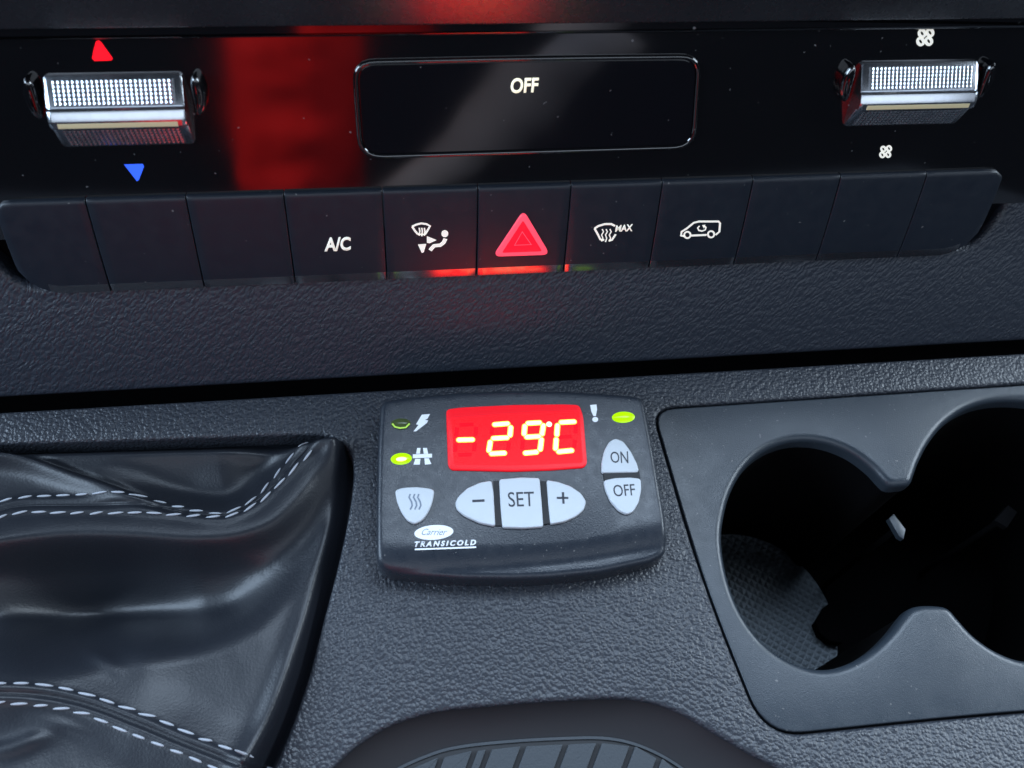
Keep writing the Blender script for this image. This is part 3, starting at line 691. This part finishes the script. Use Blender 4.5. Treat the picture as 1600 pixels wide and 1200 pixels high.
# ================================================================== GEAR LEVER BOOT
gb = thing('gear_lever_boot', 'black leather gear lever boot with pale double stitching', 'gear boot', TRAY)
S1a = [(-60, 800), (0, 788), (40, 781), (85, 779), (130, 779), (185, 780), (230, 785), (270, 794), (310, 804), (345, 809), (370, 803), (395, 788), (420, 763), (450, 727), (486, 690)]
S1b = [(-60, 838), (0, 822), (25, 812), (60, 809), (110, 811), (170, 812), (230, 812), (290, 815), (350, 817.5), (375, 812), (410, 794), (445, 762), (480, 729), (520, 699)]
S2a = [(-60, 1086), (0, 1082), (60, 1079), (105, 1083), (150, 1094), (200, 1111), (260, 1133), (330, 1164), (400, 1190), (470, 1215)]
S2b = [(-60, 1112), (0, 1110), (50, 1110), (100, 1114), (150, 1125), (200, 1147), (260, 1171), (320, 1196), (390, 1228)]
def mid(A, B):
    a = resample(spline(A, 4, False), 60, False); b = resample(spline(B, 4, False), 60, False); return [(p + q) / 2 for p, q in zip(a, b)]
def poly(ps): return resample(spline(ps, 5, False), 50, False)
C1 = mid(S1a, S1b); C2 = mid(S2a, S2b)
RL = poly([(-80, 880), (0, 856), (100, 842), (200, 842), (310, 848), (375, 843), (425, 824), (462, 790), (492, 750), (520, 712)])
FO = poly([(-80, 712), (0, 717), (60, 728), (120, 749), (180, 770), (230, 788), (290, 806)])
RB = poly([(556, 700), (554, 750), (542, 830), (524, 905), (504, 985), (479, 1070), (449, 1150), (409, 1230)])
def pdist(x, y, L):
    """distance to a polyline, side of it, and how far along it (arrays)"""
    best = np.full(x.shape, 1e12); sg = np.zeros(x.shape); tt = np.zeros(x.shape)
    for i in range(len(L) - 1):
        a, b = L[i], L[i + 1]; dx, dy = b.x - a.x, b.y - a.y; l2 = dx * dx + dy * dy
        t = np.clip(((x - a.x) * dx + (y - a.y) * dy) / l2, 0, 1); ex, ey = x - a.x - t * dx, y - a.y - t * dy; d = ex * ex + ey * ey
        k = d < best; best = np.where(k, d, best); sg = np.where(k, np.where(dx * ey - dy * ex > 0, 1, -1), sg); tt = np.where(k, (i + t) / (len(L) - 1), tt)
    return np.sqrt(best), sg, tt
def sst(a, b, x): t = np.clip((x - a) / (b - a), 0, 1); return t * t * (3 - 2 * t)
def g(d, s): return np.exp(-(d / s) ** 2)
def boot_h(x, y):
    one = not isinstance(x, np.ndarray)
    if one: x = np.array([x], float); y = np.array([y], float)
    d1, s1, _ = pdist(x, y, C1); d2, s2, _ = pdist(x, y, C2); dr, sr, tr = pdist(x, y, RL); df, sf, tf = pdist(x, y, FO); db_, sb, _ = pdist(x, y, RB)
    db_ = np.where(sb < 0, 0, db_)
    h = np.full(x.shape, -3.0)
    # rolled fold under the upper seam; below it a hollow that a second soft ridge closes off from the cheek
    h += np.where(sr > 0, 7.5 * g(dr, 24), 7.5 * g(dr, 60))
    dq, sq, tq = pdist(x, y, R2)
    dq = np.where(sq < 0, dq, -dq)
    h -= np.where(sr > 0, 25.0 * sst(0, 100, dr) * sst(-40, 120, dq), 0)
    h += .8 * g(dq, 40) * sst(0, 40, dr) + 2.2 * g(np.hypot(x - 300, (y - 925) / .8), 45)
    h -= 5.0 * g(np.hypot((x - 110) / 1.6, y - 905), 70) * sst(5, 40, dr) * (sr > 0)
    h += (y - 850) * .028 * sst(20, 60, dr) * (sr > 0)
    h -= np.where(s1 < 0, 5.5 * g(d1 - 45, 32) * sst(150, 300, x), 0)
    h += 2.4 * g(y - (710 - .02 * x), 15)
    k = 1 - sst(.72, 1.0, tf)
    h += k * np.where(sf > 0, 4.6 * g(df, 19), 4.6 * g(df, 6) - 1.4 * g(df - 9, 5))
    h += 0.75 * g(d1 - 9, 6) - .7 * g(d1, 4) + 0.9 * g(d2 - 8, 7) - .8 * g(d2, 4) + 2.6 * g(d2, 45)
    # lever bulge on the left
    e = np.hypot((x + 25) / 118, (y - 985) / 120); h += 15.0 * g(e, .75)
    # smooth cheek to the lower right
    h += 2.0 * g(np.hypot(x - 440, (y - 1050) / 1.6), 95) + 1.5 * g(np.hypot(x - 238, (y - 1055) / 1.7), 38)
    h += 1.8 * g(db_ - 30, 18)
    h += 1.8 * g(pdist(x, y, LF)[0], 14) * (1 - sst(60, 125, x))
    for K_, am, wd in ((K1, .8, 12), (K2, .8, 10), (K3, .6, 10), (K4, -.6, 9)):
        dk, _, tk = pdist(x, y, K_); h += am * g(dk, wd) * np.sin(np.pi * np.clip(tk, 0, 1)) ** 2
    edge = np.minimum(db_, np.maximum(0, y - (691 - .028 * x)))
    h += np.array([.45 * noise.noise(Vector((a / 90, b / 90, .3))) + .12 * noise.noise(Vector((a / 34, b / 34, 2.3))) for a, b in zip(x.ravel(), y.ravel())]).reshape(x.shape)
    m_ = sst(3, 30, edge); h = -10.0 * (1 - m_) + h * m_
    return float(h[0]) if one else h
R2 = poly([(-60, 1075), (60, 1050), (150, 1025), (230, 1014), (310, 1003), (390, 965), (448, 895), (486, 815), (515, 735), (530, 690)])
K1 = poly([(110, 1000), (170, 1035), (215, 1075)])
K2 = poly([(330, 868), (400, 872), (455, 850)])
K3 = poly([(40, 1130), (110, 1140), (180, 1165)])
K4 = poly([(80, 900), (150, 905), (230, 890)])
LF = poly([(-40, 1190), (30, 1178), (80, 1160), (125, 1150)])
GX, GY = 190, 190
V = []; F = []
gx, gy = np.meshgrid(-90 + 660 * np.arange(GX + 1) / GX, 668 + 620 * np.arange(GY + 1) / GY)
gh = boot_h(gx, gy)
for j in range(GY + 1):
    for i in range(GX + 1):
        p = TRAY.uv((gx[j, i], gy[j, i]), -3); V.append((p.x, p.y, gh[j, i]))
for j in range(GY):
    for i in range(GX):
        a = j * (GX + 1) + i; F.append((a, a + 1, a + GX + 2, a + GX + 1))
sk = mesh_obj('leather_skin', V, F, 'boot', TRAY, gb, sharp=180)
# stitches
def capsule():
    bm = bmesh.new(); bmesh.ops.create_icosphere(bm, subdivisions=2, radius=1.0)
    for v in bm.verts: v.co = Vector((v.co.x * 2.35, v.co.y * .42, v.co.z * .40)) * MM
    me = bpy.data.meshes.new('stitch'); bm.to_mesh(me); bm.free(); me.materials.append(M['thread'])
    for p in me.polygons: p.use_smooth = True
    return me
stitch_me = capsule()
def seam(rows, centre, pitch):
    V = []; F = []; ns = 6; C = resample(centre, 90, False)
    for i, p in enumerate(C):
        q = TRAY.uv((p.x, p.y), -3); h = boot_h(p.x, p.y)
        a = TRAY.uv((C[max(i - 1, 0)].x, C[max(i - 1, 0)].y), -3); b = TRAY.uv((C[min(i + 1, 89)].x, C[min(i + 1, 89)].y), -3); t = (b - a).normalized(); n = Vector((-t.y, t.x))
        for s in range(ns): an = 2 * math.pi * s / ns; V.append((q.x + n.x * .55 * math.cos(an), q.y + n.y * .55 * math.cos(an), h - .05 + .5 * math.sin(an)))
    for i in range(89):
        for s in range(ns): F.append((i * ns + s, i * ns + (s + 1) % ns, (i + 1) * ns + (s + 1) % ns, (i + 1) * ns + s))
    sm = mesh_obj('seam', V, F, 'boot', TRAY, gb, sharp=180)
    for row, sgn in rows:
        L = spline(row, 6, False); tot = sum((L[i + 1] - L[i]).length for i in range(len(L) - 1)); n = int(tot / pitch); Q = resample(L, n * 2 + 1, False)
        for i in range(n):
            c = Q[2 * i + 1]; a = Q[2 * i]; b = Q[2 * i + 2]
            if c.x < -30 or c.y > 1215 or c.y < 700 or c.x > 504: continue
            pa, pb, pc = TRAY.uv(a, -3), TRAY.uv(b, -3), TRAY.uv(c, -3)
            ha, hb, hc = boot_h(a.x, a.y), boot_h(b.x, b.y), boot_h(c.x, c.y)
            X = Vector((pb.x - pa.x, pb.y - pa.y, hb - ha)); ln = X.length; X.normalize()
            X = (X + Vector((-X.y, X.x, 0)) * (.12 + random.uniform(-.12, .12))).normalized()
            Y = Vector((0, 0, 1)).cross(X).normalized(); Z = X.cross(Y)
            o = bpy.data.objects.new('stitch', stitch_me); link(o, sm)
            k = ln * .84 / 4.7 * random.uniform(.80, 1.08)
            o.matrix_parent_inverse = Matrix.Identity(4)
            mt = Matrix((X * k, Y, Z)).transposed().to_4x4(); mt.translation = Vector((pc.x, pc.y, hc + .22)) * MM
            o.matrix_local = mt
seam([(S1a, 1), (S1b, -1)], C1, 29.5)
seam([(S2a, 1), (S2b, -1)], C2, 31)

# ================================================================== STORAGE WELL AND RUBBER MAT
WD = -9.0
inn_px = [(560, 1290), (585, 1228), (620, 1200), (680, 1174), (730, 1163), (800, 1156), (870, 1152), (940, 1151), (990, 1160), (1040, 1182), (1085, 1215), (1130, 1270), (1130, 1420), (1040, 1450), (760, 1460), (600, 1420)]
inn = resample(spline(TRAY.pts(inn_px, WD), 6), 220)
wo = ccw([Vector(p) for p in resample(spline(TRAY.pts(well_px), 6), 220)]); inn = ccw(inn)
# match the two loops by angle
def start_at(ps):
    c = sum(ps, Vector((0, 0))) / len(ps); i0 = min(range(len(ps)), key=lambda i: abs(math.atan2(ps[i].y - c.y, ps[i].x - c.x))); return ps[i0:] + ps[:i0]
wo = start_at(offset(wo, .2)); inn = start_at(inn); k = len(wo); V = []; F = []
for t, h in ((0, -1.2), (.12, -3.2), (.5, -6.5), (.86, -8.6), (1.0, WD)):
    V += [(a.lerp(b, t).x, a.lerp(b, t).y, h) for a, b in zip(wo, inn)]
for a in range(4):
    for i in range(k): j = (i + 1) % k; F.append((a * k + i, a * k + j, (a + 1) * k + j, (a + 1) * k + i))
ww = mesh_obj('storage_well', V, F, 'well_wall', TRAY, None); ww['kind'] = 'structure'; ww['label'] = 'dark sloping wall of the storage well in the console'
rm = thing('rubber_mat', 'grey ribbed rubber mat in the storage well below the controller', 'mat', TRAY)
slab('mat_base', inn, WD - 1.5, WD - .1, 'dark_rubber', TRAY, rm)
strip_o = offset(inn, -.15)
V, F = ribbon_geo(offset(inn, -.5), .9, WD - .1, WD + .5, True); mesh_obj('mat_edge', V, F, 'rubber', TRAY, rm, smooth=False)
tops = [(640, 1198), (690, 1180), (742, 1170), (764, 1168), (818, 1163), (884, 1160), (936, 1158), (988, 1163), (1030, 1182), (1062, 1202)]
for (xa, ya), (xb, yb) in zip(tops, tops[1:]):
    g_ = 4.5; sl = -16
    if xb - xa < 30: sl0 = -6
    o = [(xa + g_, ya + 3), (xb - g_, yb + 3), (xb - g_ + sl, yb + 46), (xa + g_ + sl, ya + 46)]
    slab('tread_block', rounded(TRAY.pts(o, WD + 1), .5, 3), WD - .1, WD + 1.3, 'rubber', TRAY, rm, bev=.22, seg=2, sharp=15)
    o = [(xa + g_ + sl - 3, ya + 54), (xb - g_ + sl - 3, yb + 54), (xb - g_ + 2 * sl, yb + 96), (xa + g_ + 2 * sl, ya + 96)]
    slab('tread_block', rounded(TRAY.pts(o, WD + 1), .5, 3), WD - .1, WD + 1.3, 'rubber', TRAY, rm, bev=.22, seg=2, sharp=15)

# ================================================================== RED JACKET (beside the camera, mirrored in the fascia)
V = []; F = []; nu, nv = 40, 40
for j in range(nv + 1):
    for i in range(nu + 1):
        t = i / nu; s = j / nv
        x = -178 + 104 * t; z = -130 + 250 * s
        bulge = 70 * math.sqrt(max(0, 1 - (2 * t - 1) ** 2))
        y = -330 + bulge + 16 * noise.noise(Vector((x / 55 + 3, z / 50, 8))) + 6 * noise.noise(Vector((x / 26, z / 30, 1))) + 3 * noise.noise(Vector((x / 12 + z / 25, z / 18, 5)))
        V.append((x + 10 * s, y, z))
n0 = len(V)
for j in range(nv + 1):
    for i in range(nu + 1): 
        v = V[j * (nu + 1) + i]; t = i / nu; V.append((v[0], -330 - 40 * math.sin(math.pi * t) - 2, v[2]))
for j in range(nv):
    for i in range(nu):
        a = j * (nu + 1) + i; F.append((a, a + 1, a + nu + 2, a + nu + 1)); F.append((n0 + a, n0 + a + nu + 1, n0 + a + nu + 2, n0 + a + 1))
WORLD = Frame((0, 0, 0), 0)
jk = mesh_obj('jacket_sleeve', V, F, 'fabric_red', WORLD, None, sharp=180)
jk['label'] = 'red cloth jacket sleeve mirrored in the glossy climate panel'; jk['category'] = 'sleeve'

# ================================================================== GREY TUBE (unseen, added to mirror a faint band in the display)
V = []; F = []; nu, nv = 24, 30
A = Vector((125, -285, 95)); B = Vector((-55, -258, -110)); ax = (B - A); L_ = ax.length; ax.normalize()
e1 = ax.cross(Vector((0, 1, 0))).normalized(); e2 = ax.cross(e1)
for j in range(nv + 1):
    t = j / nv; c = A + ax * L_ * t; r0 = 30 - 9 * t
    for i in range(nu):
        an = 2 * math.pi * i / nu; d = e1 * math.cos(an) + e2 * math.sin(an)
        r = r0 + 2.2 * noise.noise(Vector((t * 9, math.cos(an) * 1.3, math.sin(an) * 1.3))) + 1.2 * math.sin(t * 40 + 2 * math.sin(an))
        V.append(tuple(c + d * r))
for j in range(nv):
    for i in range(nu): k = (i + 1) % nu; F.append((j * nu + i, j * nu + k, (j + 1) * nu + k, (j + 1) * nu + i))
F.append(tuple(range(nu))); F.append(tuple(reversed(range(nv * nu, (nv + 1) * nu))))
gs = mesh_obj('shirt_sleeve', V, F, 'fabric_grey', WORLD, None, sharp=180)
gs['label'] = 'grey cloth sleeve mirrored faintly in the climate display'; gs['category'] = 'sleeve'
